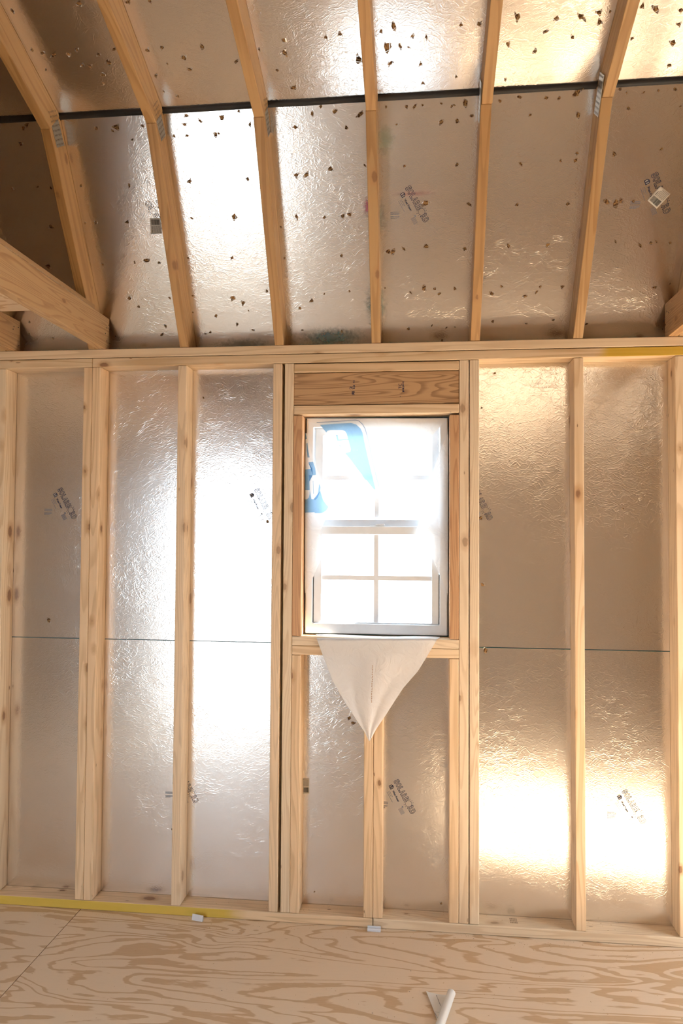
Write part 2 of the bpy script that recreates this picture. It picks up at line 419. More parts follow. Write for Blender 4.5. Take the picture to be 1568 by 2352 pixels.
foil_ru = slab('foil_sheet', EX, DU, -NU, CORN, [(XL, XR, gap, lu)], 0.012, [M['foil'], M['green']], ceiling, G)
for o, D_, N_ in ((CORN, DL, NL), (CORN, DU, NU)):
    Dm, Nm = Vector((0, -D_.y, D_.z)), Vector((0, -N_.y, N_.z))
    slab('foil_sheet', -EX, Dm, -Nm, mir(o), [(-XR, -XL, ylow, -gap) if D_ is DL else (-XR, -XL, gap, lu)], 0.012, [M['foilflat'], M['green']], ceiling, G)
def roofing():
    pts = [CORN + DL*ylow + NL*0.013, CORN+(NL+NU).normalized()*0.014, CORN+DU*lu+NU*0.013]
    pts[2].y = YC
    prof = pts + [mir(p) for p in reversed(pts[:2])]
    bm = bmesh.new(); rows = []
    for dz in (0.0, 0.03):
        rows.append([[bm.verts.new((x, p.y, p.z+dz*1.4)) for p in prof] for x in (XL-0.1, XR+0.1)])
    n = len(prof)
    for i in range(n-1):
        bm.faces.new((rows[0][0][i], rows[0][0][i+1], rows[0][1][i+1], rows[0][1][i]))
        bm.faces.new((rows[1][0][i], rows[1][1][i], rows[1][1][i+1], rows[1][0][i+1]))
        for e in (0, 1): bm.faces.new((rows[0][e][i], rows[1][e][i], rows[1][e][i+1], rows[0][e][i+1]))
    for i in (0, n-1): bm.faces.new((rows[0][0][i], rows[0][1][i], rows[1][1][i], rows[1][0][i]))
    bmesh.ops.recalc_face_normals(bm, faces=bm.faces)
    from_bm('roofing', bm, M['black'], ceiling)
roofing()

# ------------------------------------------------------------------ back wall framing
def stud(x, z0=T, z1=Z1, mat='pine', name='stud', y0=0.0, y1=DP, parent=None, w=T):
    return board(name, x, x+w, y0+0.0005, y1-0.0006, z0+0.0008, z1-0.0008, M[mat], parent or wall_back)
S = dict(S0=-1.8334, S1=-1.4426, S1b=-1.4042, S2=-1.0242, S3=-0.6137, KL=-0.5645, KR=0.1555, S5=0.1970, S6=0.6079, S7=0.9956)
for k, mt in (('S0', 'pine'), ('S1', 'knotty'), ('S1b', 'knotty'), ('S2', 'clean'), ('S3', 'clean'), ('KL', 'clean'), ('KR', 'clean'), ('S5', 'clean'), ('S6', 'knotty'), ('S7', 'pine')):
    stud(S[k], mat=mt)
for x in (-3.05, -2.65, -2.24, 1.40, 1.80, 2.20): stud(x)
for x, mt in ((-0.5260, 'knotty'), (-0.2257, 'knotty'), (-0.1868, 'knotty'), (0.1165, 'knotty')):
    stud(x, T, 1.0845, mt, 'cripple_stud')
stud(-0.5262, 1.1605, 2.076, 'fir', 'trimmer_stud')
stud(0.1170, 1.1605, 2.071, 'fir', 'trimmer_stud')
xa, xb = S['KL']+T+0.0006, S['KR']-0.0006
board('window_sill_plate', xa, xb, 0.0005, DP-0.0006, 1.1229, 1.1601, M['clean'], wall_back)
board('window_sill_plate', xa, xb, 0.0005, DP-0.0006, 1.0848, 1.1221, M['knotty'], wall_back)
board('header_plate', xa, xb, 0.0005, DP-0.0006, 2.2535, 2.2905, M['plate'], wall_back)
header = board('header_board', xa, xb, 0.004, 0.042, 2.1175, 2.2515, M['header'], wall_back)
board('header_board', xa, xb, 0.045, 0.083, 2.1175, 2.2515, M['header'], wall_back)
board('header_plate', xa, xb, 0.0005, DP-0.0006, 2.0785, 2.1155, M['knotty'], wall_back)
board('bottom_plate', XL, -0.1875, 0.0, DP-0.0006, 0.0008, T-0.0002, M['yplate_l'], wall_back)
board('bottom_plate', -0.1850, XR, 0.0, DP-0.0006, 0.0008, T-0.0002, M['clean'], wall_back)
board('top_plate', XL, -1.4052, 0.0, DP-0.0006, Z1, Z1+T-0.0010, M['plate'], wall_back)
board('top_plate', -1.4040, XR, 0.0, DP-0.0006, Z1, Z1+T-0.0010, M['yplate_r'], wall_back)
board('top_plate', XL, XR, 0.0, DP-0.0006, Z1+T+0.0010, ZT, M['pine'], wall_back)

# ------------------------------------------------------------------ the other walls (behind and beside the camera)
YI = YF + DP          # inner face of the front wall's studs
DOOR_F = (-2.16, -1.36, 2.04)
DOOR_R = (-1.06, -0.24, 2.03)
wall_front = struct('wall_front', 'framed front wall with a doorway behind the viewpoint')
wall_left = struct('wall_left', 'framed left end wall of bare strand board')
wall_right = struct('wall_right', 'framed right end wall with an open doorway')
slab('wall_board', -EX, EZ, EY, (0, YF, 0), [(-XR, -DOOR_F[1], 0, ZT), (-DOOR_F[0], -XL, 0, ZT), (-DOOR_F[1], -DOOR_F[0], DOOR_F[2], ZT)], 0.03, [M['frontboard'], M['backing']], wall_front)
x = XL+0.02
while x < XR-T:
    if not (DOOR_F[0]-T < x < DOOR_F[1]): stud(x, y0=YF, y1=YI, parent=wall_front)
    x += 0.4064
for x in (DOOR_F[0]-T, DOOR_F[1]): stud(x, y0=YF, y1=YI, parent=wall_front)
board('header_board', DOOR_F[0], DOOR_F[1], YF+0.001, YI, DOOR_F[2], DOOR_F[2]+0.14, M['pine'], wall_front)
for z in (Z1, Z1+T): board('top_plate', XL, XR, YF+0.001, YI, z+0.0005, z+T-0.0005, M['pine'], wall_front)
board('bottom_plate', DOOR_F[1], XR, YF+0.001, YI, 0.001, T, M['pine'], wall_front)
board('light_seal_board', XL, XR, YF-0.16, YF-0.002, ZT-0.045, ZT-0.003, M['osb'], wall_front, 0)  # the same added light block at the front eave, out of view
def gable(wall, xi, sgn, door):
    th = 0.03
    low = [(YF, DP)] if not door else [(YF, door[0]), (door[1], DP)]
    bm = bmesh.new()
    def quad(y0, y1, z0, z1): box_bm(bm, min(xi, xi+sgn*th), max(xi, xi+sgn*th), y0, y1, z0, z1)
    for (a, b) in low: quad(a, b, 0, ZT)
    if door: quad(door[0], door[1], door[2], ZT)
    from_bm('strand_board', bm, M['osb'], wall)
    pts = [CORN + DL*ylow, CORN.copy(), CORN+DU*lu]; pts[2].y = YC
    prof = pts + [mir(p) for p in reversed(pts[:2])]
    prof[0].z = ZT; prof[-1].z = ZT
    prism('strand_board', [Vector((xi, p.y, p.z)) for p in prof], EX*(sgn*th), M['osb'], wall, EY, 0)
    y = YF + 0.12
    while y < DP-T:
        if not door or not (door[0]-T < y < door[1]):
            board('stud', min(xi, xi-sgn*DP), max(xi, xi-sgn*DP), y, y+T, T+0.001, ZT-T, M['pine'], wall)
        y += 0.4064
    x0, x1 = min(xi, xi-sgn*DP), max(xi, xi-sgn*DP)
    board('top_plate', x0, x1, YI, -0.001, ZT-T, ZT, M['pine'], wall)
    if door:
        for y in (door[0]-T, door[1]): board('stud', x0, x1, y, y+T, T, ZT-T-0.001, M['pine'], wall)
        board('header_board', x0, x1, door[0], door[1], door[2], door[2]+0.14, M['pine'], wall)
        board('bottom_plate', x0, x1, YI, door[0], 0.001, T, M['pine'], wall); board('bottom_plate', x0, x1, door[1], -0.001, 0.001, T, M['pine'], wall)
    else: board('bottom_plate', x0, x1, YI, -0.001, 0.001, T, M['pine'], wall)
gable(wall_left, XL, -1, None)
gable(wall_right, XR, 1, DOOR_R)

def portal(loc, rot, sx, sy):
    l = bpy.data.lights.new('daylight_portal', 'AREA'); l.shape = 'RECTANGLE'; l.size = sx; l.size_y = sy; l.cycles.is_portal = True
    o = bpy.data.objects.new('daylight_portal', l); COL.objects.link(o); o.location = loc; o.rotation_euler = rot
portal(((DOOR_F[0]+DOOR_F[1])/2, YF-0.03, DOOR_F[2]/2), (math.radians(90), 0, 0), DOOR_F[1]-DOOR_F[0], DOOR_F[2])
portal((XR+0.03, (DOOR_R[0]+DOOR_R[1])/2, DOOR_R[2]/2), (math.radians(90), 0, math.radians(90)), DOOR_R[1]-DOOR_R[0], DOOR_R[2])
portal(((WIN[0]+WIN[1])/2, 0.15, (WIN[2]+WIN[3])/2), (math.radians(-90), 0, 0), WIN[1]-WIN[0], WIN[3]-WIN[2])

# ------------------------------------------------------------------ window
YW = 0.062
window = struct('window_1', 'small white vinyl window with white grilles')
def wx(px, py, y=YW): return hit_y(px, py, y).x
def wz(px, py, y=YW): return hit_y(px, py, y).z
FX0, FX1, FZ0, FZ1 = -0.4805, 0.1105, 1.1665, 2.0665
GX0, GX1 = wx(738, 1330), wx(991, 1330)
LZ0, LZ1 = wz(864, 1430), wz(864, 1228)
UZ0, UZ1 = wz(864, 1193, 0.09), wz(864, 1000, 0.09)
SX0, SX1 = wx(717.5, 1380), wx(1009, 1380)
RZ = wz(864, 1209)
SB = wz(864, 1433)
def ring(name, x0, x1, z0, z1, ix0, ix1, iz0, iz1, y0, y1, mat, parent, bev=0.002):
    bm = bmesh.new()
    o = [(x0, z0), (x1, z0), (x1, z1), (x0, z1)]; i = [(ix0, iz0), (ix1, iz0), (ix1, iz1), (ix0, iz1)]
    V = [[bm.verts.new((p[0], y, p[1])) for p in q] for y in (y0, y1) for q in (o, i)]
    for k in range(4):
        j = (k+1) % 4
        bm.faces.new((V[0][k], V[0][j], V[1][j], V[1][k])); bm.faces.new((V[2][j], V[2][k], V[3][k], V[3][j]))
        bm.faces.new((V[0][j], V[0][k], V[2][k], V[2][j])); bm.faces.new((V[1][k], V[1][j], V[3][j], V[3][k]))
    bmesh.ops.recalc_face_normals(bm, faces=bm.faces)
    if bev: bmesh.ops.bevel(bm, geom=list(bm.edges), offset=bev, segments=1, affect='EDGES')
    return from_bm(name, bm, mat, parent)
ring('window_frame', FX0, FX1, FZ0, FZ1, SX0, SX1, SB, FZ1-0.034, YW, 0.135, M['vinyl'], window, 0.003)
ring('light_seal_ring', FX0-0.04, FX1+0.04, FZ0-0.04, FZ1+0.04, FX0+0.004, FX1-0.004, FZ0+0.004, FZ1-0.004, 0.1230, 0.1245, M['vinyl'], window, 0)  # added ring that blocks light leaking round the window frame
ls = ring('lower_sash', SX0+0.0025, SX1-0.0025, SB+0.0004, RZ, GX0, GX1, LZ0, LZ1, YW+0.006, 0.088, M['vinyl'], window)
us = ring('upper_sash', SX0+0.0025, SX1-0.0025, RZ-0.006, FZ1-0.0345, GX0, GX1, UZ0, UZ1, 0.0905, 0.122, M['vinyl'], window)
for (a, b) in ((SX0+0.0003, SX0+0.0024), (SX1-0.0024, SX1-0.0003)):
    bm = bmesh.new(); box_bm(bm, a, b, YW+0.004, 0.088, SB+0.001, wz(864, 1318)); from_bm('weatherstrip', bm, M['seal'], window)
MXc = (wx(857.5, 1330)+wx(868.5, 1330))/2; MW = 0.0095
for (sash, z0, z1, y0, zc) in ((ls, LZ0, LZ1, 0.074, (wz(864, 1323)+wz(864, 1333))/2), (us, UZ0, UZ1, 0.104, wz(864, 1097, 0.104))):
    bm = bmesh.new(); box_bm(bm, MXc-MW, MXc+MW, y0, y0+0.008, z0, z1); from_bm('muntin', bm, M['vinyl'], sash)
    for (a, b) in ((GX0, MXc-MW), (MXc+MW, GX1)):
        bm = bmesh.new(); box_bm(bm, a, b, y0+0.0005, y0+0.0075, zc-MW, zc+MW); from_bm('muntin', bm, M['vinyl'], sash)
        for (c, d) in ((z0, zc-MW), (zc+MW, z1)):
            bm = bmesh.new(); box_bm(bm, a, b, y0+0.003, y0+0.006, c, d); from_bm('pane', bm, M['glass'], sash)
def lock():
    bm = bmesh.new(); zc, xc = RZ, wx(866, 1207)
    box_bm(bm, xc-0.032, xc+0.032, YW+0.010, YW+0.024, zc, zc+0.004)
    box_bm(bm, xc-0.008, xc+0.018, YW+0.008, YW+0.022, zc+0.004, zc+0.010)
    box_bm(bm, xc+0.016, xc+0.030, YW+0.004, YW+0.012, zc+0.005, zc+0.011)
    bmesh.ops.bevel(bm, geom=list(bm.edges), offset=0.0012, segments=1, affect='EDGES')
    from_bm('sash_lock', bm, M['vinyl'], ls)
lock()

# ------------------------------------------------------------------ house wrap: X-cut flaps
wrap = empty('house_wrap', (-0.185, 0.055, 1.16))
props(wrap, 'white plastic house wrap slit open over the window, one flap hanging below the sill', 'house wrap')
def interp(pts, v):
    pts = sorted(pts, key=lambda p: p[1])
    if v <= pts[0][1]: return pts[0][0]
    for (a, b) in zip(pts, pts[1:]):
        if v <= b[1]: return a[0]+(b[0]-a[0])*(v-a[1])/max(1e-6, b[1]-a[1])
    return pts[-1][0]
N_TOP = Vector((0, 1, -0.07)); P_TOP = (0, 0.0570, 2.066)
N_LEF = Vector((0.16, 1, 0)); P_LEF = (-0.483, 0.0575, 0)
N_RIG = Vector((-0.12, 1, 0)); P_RIG = (0.1125, 0.0575, 0)
def flap(name, left, right, v0, v1, fn, rows, cols, wav=0.0):
    bm = bmesh.new(); grid = []
    for i in range(rows+1):
        v = v0+(v1-v0)*i/rows; a, b = interp(left, v), interp(right, v)
        grid.append([bm.verts.new(fn(a+(b-a)*j/cols, v, i/rows, j/cols)) for j in range(cols+1)])
    for i in range(rows):
        for j in range(cols): bm.faces.new((grid[i][j], grid[i+1][j], grid[i+1][j+1], grid[i][j+1]))
    bmesh.ops.remove_doubles(bm, verts=bm.verts, dist=0.0002)
    return from_bm(name, bm, M['wrap'], wrap, smooth=True)
top_flap = flap('top_flap', [(703, 961), (708, 968), (735, 976), (800, 1052), (868, 1136)], [(868, 1136), (950, 1048), (1027, 961)], 961, 1136,
     lambda x, v, a, b: hit(x, v, N_TOP, P_TOP)+Vector((0, 0.0015*math.sin(9*b+3*a), 0)), 22, 22)
left_flap = flap('side_flap', [(701.5, 995), (700, 1362)],
     [(704, 995), (719, 1055), (731, 1095), (738, 1130), (755, 1164), (746, 1195), (735, 1222), (738, 1260), (736, 1286), (718, 1328), (701, 1362)], 995, 1362,
     lambda x, v, a, b: hit(x, v, N_LEF, P_LEF)+Vector((0, -0.001*math.sin(11*a), 0)), 60, 8)
right_flap = flap('side_flap', [(1028, 995), (1010, 1034), (995, 1081), (986, 1112), (972, 1167), (954, 1222), (970, 1245), (987, 1269), (1012, 1325), (1027, 1365)],
     [(1029, 995), (1028, 1365)], 995, 1365, lambda x, v, a, b: hit(x, v, N_RIG, P_RIG)+Vector((0, -0.001*math.sin(9*a), 0)), 60, 8)
def hang(x, v, a, b):
    # lies on the sill, bends over its front edge and hangs in front of the studs
    if v < 1467:
        t = (v-1457)/10.0
        return Vector((hit_y(x, v, -0.006).x, 0.055-0.062*t, 1.1625+0.002*math.sin(b*9)*(1-t)))
    t = (v-1467)/235.0
    y = -0.0085-0.016*t-0.005*math.sin(b*math.pi)*t-0.006*abs(math.sin(b*6.3+1.0+1.3*t))*min(1, t*2)
    return hit_y(x, v, y)
flap('hanging_flap', [(721, 1457), (727, 1467), (742, 1508), (763, 1562), (790, 1610), (820, 1656), (836, 1680), (847, 1702)],
     [(1012, 1457), (1004, 1468), (985, 1500), (960, 1541), (926, 1580), (905, 1612), (886, 1642), (864, 1674), (849, 1702)], 1457, 1702, hang, 46, 26)
def film(name, poly, fnp, mat, off=0.0022, parent=None):
    bm = bmesh.new(); pts = [hit(680+x/7.84, 940+y/7.84, *fnp) for (x, y) in poly]
    vs_ = [bm.verts.new(p+Vector((0, -off, 0))) for p in pts]
    bm.faces.new(vs_); bmesh.ops.triangulate(bm, faces=list(bm.faces))
    bmesh.ops.recalc_face_normals(bm, faces=bm.faces)
    return from_bm(name, bm, mat, parent)
TP, LP_ = (N_TOP, P_TOP), (N_LEF, P_LEF)
film('blue_print', [(430, 285), (700, 262), (990, 250), (1080, 275), (1160, 350), (1195, 420), (1240, 640), (1300, 900), (1360, 1150), (1430, 1440), (1385, 1460), (1190, 1200), (990, 920), (880, 790),
      (975, 765), (985, 720), (935, 545), (910, 440), (880, 395), (830, 375), (620, 375), (565, 388), (545, 420)], TP, M['blue'], parent=top_flap)
film('blue_print', [(715, 460), (745, 460), (765, 545), (940, 535), (940, 555), (760, 572), (740, 570)], TP, M['blue'], parent=top_flap)
film('blue_print', [(768, 640), (800, 650), (803, 690), (778, 662)], TP, M['blue'], parent=top_flap)
st = [(370, 240), (700, 222), (1065, 196), (1130, 212), (1195, 272), (1240, 350), (1290, 520), (1390, 1010), (1488, 1390)]
bmp = []
for i, p in enumerate(st):
    a = st[max(0, i-1)]; b = st[min(len(st)-1, i+1)]; d = Vector((b[0]-a[0], b[1]-a[1])).normalized(); bmp.append((p[0]+d.y*8, p[1]-d.x*8, p[0]-d.y*8, p[1]+d.x*8))
film('print_stripe', [(q[0], q[1]) for q in bmp]+[(q[2], q[3]) for q in reversed(bmp)], TP, M['stripe'], parent=top_flap)
for poly in ([(157, 440), (168, 420), (198, 530), (162, 545)], [(182, 620), (205, 605), (218, 740), (243, 868), (205, 870), (188, 740)],
             [(225, 955), (305, 945), (343, 1060), (358, 1180), (300, 1190), (290, 1075), (260, 1065), (228, 985)],
             [(162, 1085), (285, 1072), (298, 1188), (230, 1185), (240, 1300), (245, 1455), (158, 1455)],
             [(302, 1285), (309, 1290), (318, 1520), (308, 1520)],
             [(160, 1625), (195, 1622), (228, 1590), (242, 1530), (246, 1455), (275, 1620), (315, 1620), (345, 1635), (380, 1600), (400, 1450), (415, 1335), (438, 1400), (434, 1470), (458, 1550), (488, 1640),
              (540, 1710), (584, 1760), (545, 1820), (490, 1858), (430, 1873), (335, 1870), (330, 1855), (158, 1862)]):
    film('blue_print', poly, LP_, M['blue'], parent=left_flap)
def stitch():
    bm = bmesh.new()
    for k in range(22):
        v = 1530+k*3.9+rnd.uniform(-.5, .5); x = 855.5-k*0.12+rnd.uniform(-.5, .5)
        p = hit_y(x, v, -0.046); box_bm(bm, p.x-0.0016, p.x+0.0016, p.y-0.0008, p.y+0.0004, p.z-0.0018, p.z+0.0018)
    from_bm('stitching', bm, M['stitch'], wrap)
stitch()

# ------------------------------------------------------------------ loft and joists
def joist(name, x0, parent, mat=None):
    e = 0.066
    s = math.tan(math.pi/2-AL)
    pts = [(YI+0.055, ZT+0.001), (0.0405, ZT+0.001), (0.0385, ZT+0.141), (YI+0.055, ZT+0.141)]
    o = prism(name, [Vector((x0, y, z)) for (y, z) in pts], EX*T, mat or M['joist'], parent, EY, 0.0025)
    return o
loft = empty('loft', (-1.9, -1.7, ZT))
props(loft, 'plywood loft deck on joists over the left end of the room', 'loft')
j1 = joist('joist', -1.3858, loft); j2 = joist('joist', -1.7955, loft)
bm = bmesh.new(); box_bm(bm, XL+0.095, -1.3490, -1.62, -0.104, ZT+0.1425, ZT+0.1585, 0, {2: 1, 3: 1, 4: 1, 5: 1})
from_bm('deck_sheet', bm, [M['ply'], M['plyedge']], loft)
bm = bmesh.new(); box_bm(bm, XL+0.095, -1.3490, YI+0.16, -1.622, ZT+0.1425, ZT+0.1585, 0, {2: 1, 3: 1, 4: 1, 5: 1})
from_bm('deck_sheet', bm, [M['ply'], M['plyedge']], loft)
jr = joist('ceiling_joist', 0.9715, None)
props(jr, 'wooden joist resting on the top plate at the right edge', 'joist')
def nails(j, x, pts, sgn):
    for (px, py) in pts:
        p = hit(px, py, EX, (x, 0, 0)); bm = bmesh.new()
        bmesh.ops.create_cone(bm, cap_ends=True, segments=8, radius1=0.0028, radius2=0.0026, depth=0.0012)
        from_bm('nail_head', bm, M['nail'], j, Matrix.Translation((x+sgn*0.0005, p.y, p.z)) @ Matrix.Rotation(math.pi/2, 4, 'Y'))
nails(j1, -1.3478, [(249, 747), (245, 753), (251, 753), (254, 761), (242, 766), (245, 783), (252, 789)], 1)
nails(j2, -1.7575, [(32, 750), (42, 752), (30, 756), (43, 794)], 1)
nails(jr, 0.9715, [(1531, 715), (1535, 718), (1526, 731), (1524, 737), (1528, 746), (1521, 756)], -1)

# ------------------------------------------------------------------ foam rod along the bend
def rod():
    bm = bmesh.new(); c = CORN - (NL+NU).normalized()*0.0005; r = 0.0122; n = 14; rings = []
    for i in range(46):
        x = XL+0.002+(XR-XL-0.004)*i/45; dy = 0.0006*math.sin(i*1.7); k = []
        for j in range(n):
            a = 2*math.pi*j/n; rr = r*(1+0.03*math.sin(i*2.3+j))
            k.append(bm.verts.new((x, c.y+dy+rr*math.cos(a), c.z+rr*math.sin(a))))
        rings.append(k)
    for a, b in zip(rings, rings[1:]):
        for j in range(n): bm.faces.new((a[j], a[(j+1) % n], b[(j+1) % n], b[j]))
    bm.faces.new(list(reversed(rings[0]))); bm.faces.new(rings[-1])
    bmesh.ops.recalc_face_normals(bm, faces=bm.faces)
    o = from_bm('foam_rod', bm, M['black'], smooth=True)
    props(o, 'long black foam rod closing the gap where the roof bends', 'foam rod')
rod()

# ------------------------------------------------------------------ toothed steel plates on the rafter joints
def truss_plate(k, corners, sgn, ref=None):
    a, b, xb_, xm = RAFT[k]
    X = xm + sgn*0.0198
    P = [hit(px, py, EX, (X, 0, 0)) for (px, py) in corners] if corners else [Vector((X, p.y, p.z)) for p in ref]
    bm = bmesh.new()
    q = [bm.verts.new(p+Vector((sgn*0.0011, 0, 0))) for p in P]; q0 = [bm.verts.new(p-Vector((sgn*0.0004, 0, 0))) for p in P]
    bm.faces.new(q)
    for i in range(4): bm.faces.new((q[i], q0[i], q0[(i+1) % 4], q[(i+1) % 4]))
    def pt(u, v): return (P[0]*(1-u)+P[1]*u)*(1-v)+(P[3]*(1-u)+P[2]*u)*v
    for r in range(8):
        for c in range(6):
            u, v = (c+0.5+(r % 2)*0.25)/6.3, (r+0.5)/8
            du, dv = 0.036, 0.032
            cs = [pt(u-du, v-dv), pt(u+du, v-dv*0.6), pt(u+du*0.4, v+dv), pt(u-du*0.6, v+dv*0.7)]
            f = bm.faces.new([bm.verts.new(p+Vector((sgn*0.0016, 0, 0))) for p in cs]); f.material_index = 1
    bmesh.ops.recalc_face_normals(bm, faces=bm.faces)
    o = from_bm('truss_plate', bm, [M['steel'], M['slot']], b)
    o['label'] = 'galvanised toothed plate'
    return P
truss_plate(4, [(108.8, 252.7), (126.7, 248.8), (147.6, 334.3), (131, 339)], 1)
truss_plate(5, [(349.5, 239.7), (360.8, 224.6), (380, 311), (370.2, 324.6)], 1)
truss_plate(6, [(603.3, 225.6), (611.9, 220.4), (620.5, 304.8), (615.4, 315)], 1)
ref = truss_plate(9, [(1377.9, 165.1), (1387.3, 173), (1373, 269.2), (1364.1, 260.4)], -1)
truss_plate(8, None, -1, ref)

# ------------------------------------------------------------------ torn holes in the foil
def hole_mesh(seed, foilmat):
    r = random.Random(seed); bm = bmesh.new(); n = r.choice((5, 6, 7))
    pts = []
    el = r.uniform(0.55, 0.95)
    for i in range(n):
        a = 2*math.pi*i/n+r.uniform(-.25, .25); q = r.uniform(.65, 1.15)
        pts.append(Vector((math.cos(a)*q, math.sin(a)*q*el, 0.03)))
    base = [bm.verts.new(p) for p in pts]
    c = bm.verts.new((r.uniform(-.2, .2), r.uniform(-.2, .2), 0.10))
    for i in range(n):
        f = bm.faces.new((base[i], base[(i+1) % n], c)); f.material_index = r.choice((0, 1, 1))
    k0 = r.randrange(n)
    for t in range(3):                      # foil flaps torn up along the rim
        i = (k0+t*2) % n; a, b = pts[i], pts[(i+1) % n]
        mid = (a+b)/2; outd = Vector((mid.x, mid.y, 0)).normalized()
        tip = mid + outd*r.uniform(-.1, .8) + Vector((r.uniform(-.2, .2), r.uniform(-.2, .2), r.uniform(.45, 1.0)))
        va, vb, vt = (bm.verts.new(p) for p in (a*1.15, b*1.15, tip))
        vm = bm.verts.new((a+tip)/2+Vector((0, 0, .15)))
        for fv in ((va, vb, vm), (vm, vb, vt)):
            f = bm.faces.new(fv); f.material_index = 2 if r.random() < .8 else 0
    for t in range(2):                                        # splinter of wood
        d = Vector((r.uniform(-1, 1), r.uniform(-1, 1), 0)).normalized(); s = Vector((-d.y, d.x, 0))
        vv = [bm.verts.new(p) for p in (-d*.6+s*.18+Vector((0, 0, .1)), -d*.6-s*.18+Vector((0, 0, .1)), d*.7+Vector((0, 0, r.uniform(.35, .7))))]
        bm.faces.new(vv).material_index = 0
    me = bpy.data.meshes.new('torn_hole'); bm.normal_update(); bm.to_mesh(me); bm.free()
    for mt in (M['torn'], M['tornd'], foilmat): me.materials.append(mt)
    return me
HM = [hole_mesh(100+i, M['foil']) for i in range(14)]
def hole(px, py, size, plane):
    o, D_, N_, par = plane
    P = hit(px, py, N_, o)
    a = rnd.uniform(0, 6.28); X = EX*math.cos(a)+D_*math.sin(a); Z = -N_; Y = Z.cross(X)
    s = size*rnd.uniform(0.85, 1.15)
    ob = bpy.data.objects.new('torn_hole', rnd.choice(HM))
    link(ob, par, frame(X*s*1.1, Y*s, Z*s*0.9, P - N_*0.0004))
PL_L = (CORN, DL, NL, foil_rl); PL_U = (CORN, DU, NU, foil_ru)
PL_WU = (Vector((0, DP, 0)), EZ, EY, foil_up); PL_WL = (Vector((0, DP, 0)), EZ, EY, foil_low)
VA = ((0, 0, 3.015), [(88, 78, 1), (548, 22, 1.5), (1035, 2, 1), (885, 15, 1.2), (222, 345, 1), (295, 365, 1.1), (372, 380, 1.3), (478, 375, 1.2), (533, 345, 1.1), (683, 378, 1.1), (568, 452, 1.1), (622, 458, 1), (752, 432, 1.6), (713, 518, 1.2), (717, 575, .8), (790, 340, .8),
     (318, 482, .7), (1020, 348, 1.2), (1122, 330, 1.1), (1398, 322, 1.2), (1272, 400, 1.4), (1312, 480, 1.3), (1158, 440, .6), (1078, 525, .9), (1135, 635, .7), (1228, 665, .8), (185, 865, 1.1), (160, 885, 1), (143, 995, 1.2), (668, 888, 1), (805, 880, 1.8), (780, 905, 1), (988, 872, 1.1), (915, 968, .8),
     (1290, 800, 1.1), (1278, 862, 1.1), (1386, 838, 1), (1535, 812, 1.3), (1203, 943, .8), (1295, 940, .9), (1492, 930, 1.3), (1312, 1255, 1.1)])
VB = ((500, 0, 2.904), [(122, 410, .9), (440, 268, 1.3), (445, 352, 1.6), (398, 468, .8), (505, 585, 1.2), (720, 248, 1), (815, 228, 1.1), (940, 392, 1.8), (1088, 207, 1), (1172, 172, 1.9), (1298, 240, 1), (1390, 248, 1), (1125, 310, 2), (1215, 305, 1.2), (1272, 315, .7), (1150, 422, 1.3), (1352, 428, 1), (1368, 555, .8), (275, 330, .8),
     (28, 785, 1.4), (215, 830, 1.1), (5, 890, .7), (200, 1195, .9), (515, 848, 1.1), (630, 758, 1.2), (780, 745, 1.4), (858, 850, 1.4), (950, 762, 1.7), (687, 710, 1), (525, 1168, 1.1), (590, 1165, 1.4), (752, 1128, 1.5), (980, 1103, 1), (1122, 713, .8), (1258, 713, 1.1), (1312, 710, 1), (1365, 700, .7), (1490, 690, .7), (1560, 708, 1),
     (1192, 830, .6), (1490, 815, 1.3), (1245, 1108, .8), (140, 740, .9)])
VC = ((1040, 0, 2.97), [(55, 170, 1), (178, 165, 1.2), (22, 523, .9), (358, 543, .8), (372, 300, 1.1), (440, 115, 1.6), (706, 122, 1.2), (634, 214, 1.1), (560, 348, 1), (875, 115, 1.7), (815, 255, 1.2), (995, 85, 1.3), (1000, 150, 1.4), (1072, 78, .9), (1290, 42, 1), (1380, 60, 1.8), (1555, 70, 1.3), (1540, 165, 1), (1500, 292, 1.7), (1475, 445, 1.1), (1222, 262, .9),
     (322, 688, 1), (453, 662, 1.3), (635, 668, 1.1), (845, 635, 2), (725, 668, 1), (82, 702, 1.6), (28, 825, 1.3), (130, 790, .9), (8, 717, .7), (525, 785, .8), (852, 785, 1.3), (845, 1045, 1.2), (835, 1095, 1), (733, 1098, .8), (462, 1118, 1), (28, 1122, 1), (1138, 608, .9), (1183, 632, .7), (1195, 738, 1), (1300, 630, .7), (1400, 618, .7), (1512, 607, .8), (1550, 725, .7), (1422, 1015, 1), (1100, 1050, 1.2)])
VD = ((0, 400, 3.015), [(85, 100, .8), (262, 88, .7), (352, 95, .8), (560, 78, .7), (895, 78, 1.1), (590, 340, .7), (665, 333, 1), (880, 332, 1.1), (352, 365, 1), (335, 640, 1.4), (710, 625, .8), (932, 612, .8), (1012, 598, 1.5), (1100, 612, 1), (1315, 50, 1.1), (1328, 305, .9), (1302, 580, .9), (1335, 842, .8), (1495, 980, 1), (1425, 1105, .9), (1455, 1095, .9),
     (895, 860, 1.2), (960, 917, 1), (1175, 858, .7), (1145, 1052, 1), (1120, 1112, 1), (800, 1122, .6), (205, 1025, .8), (202, 1105, .6), (368, 1137, .9), (1335, 958, .5)])
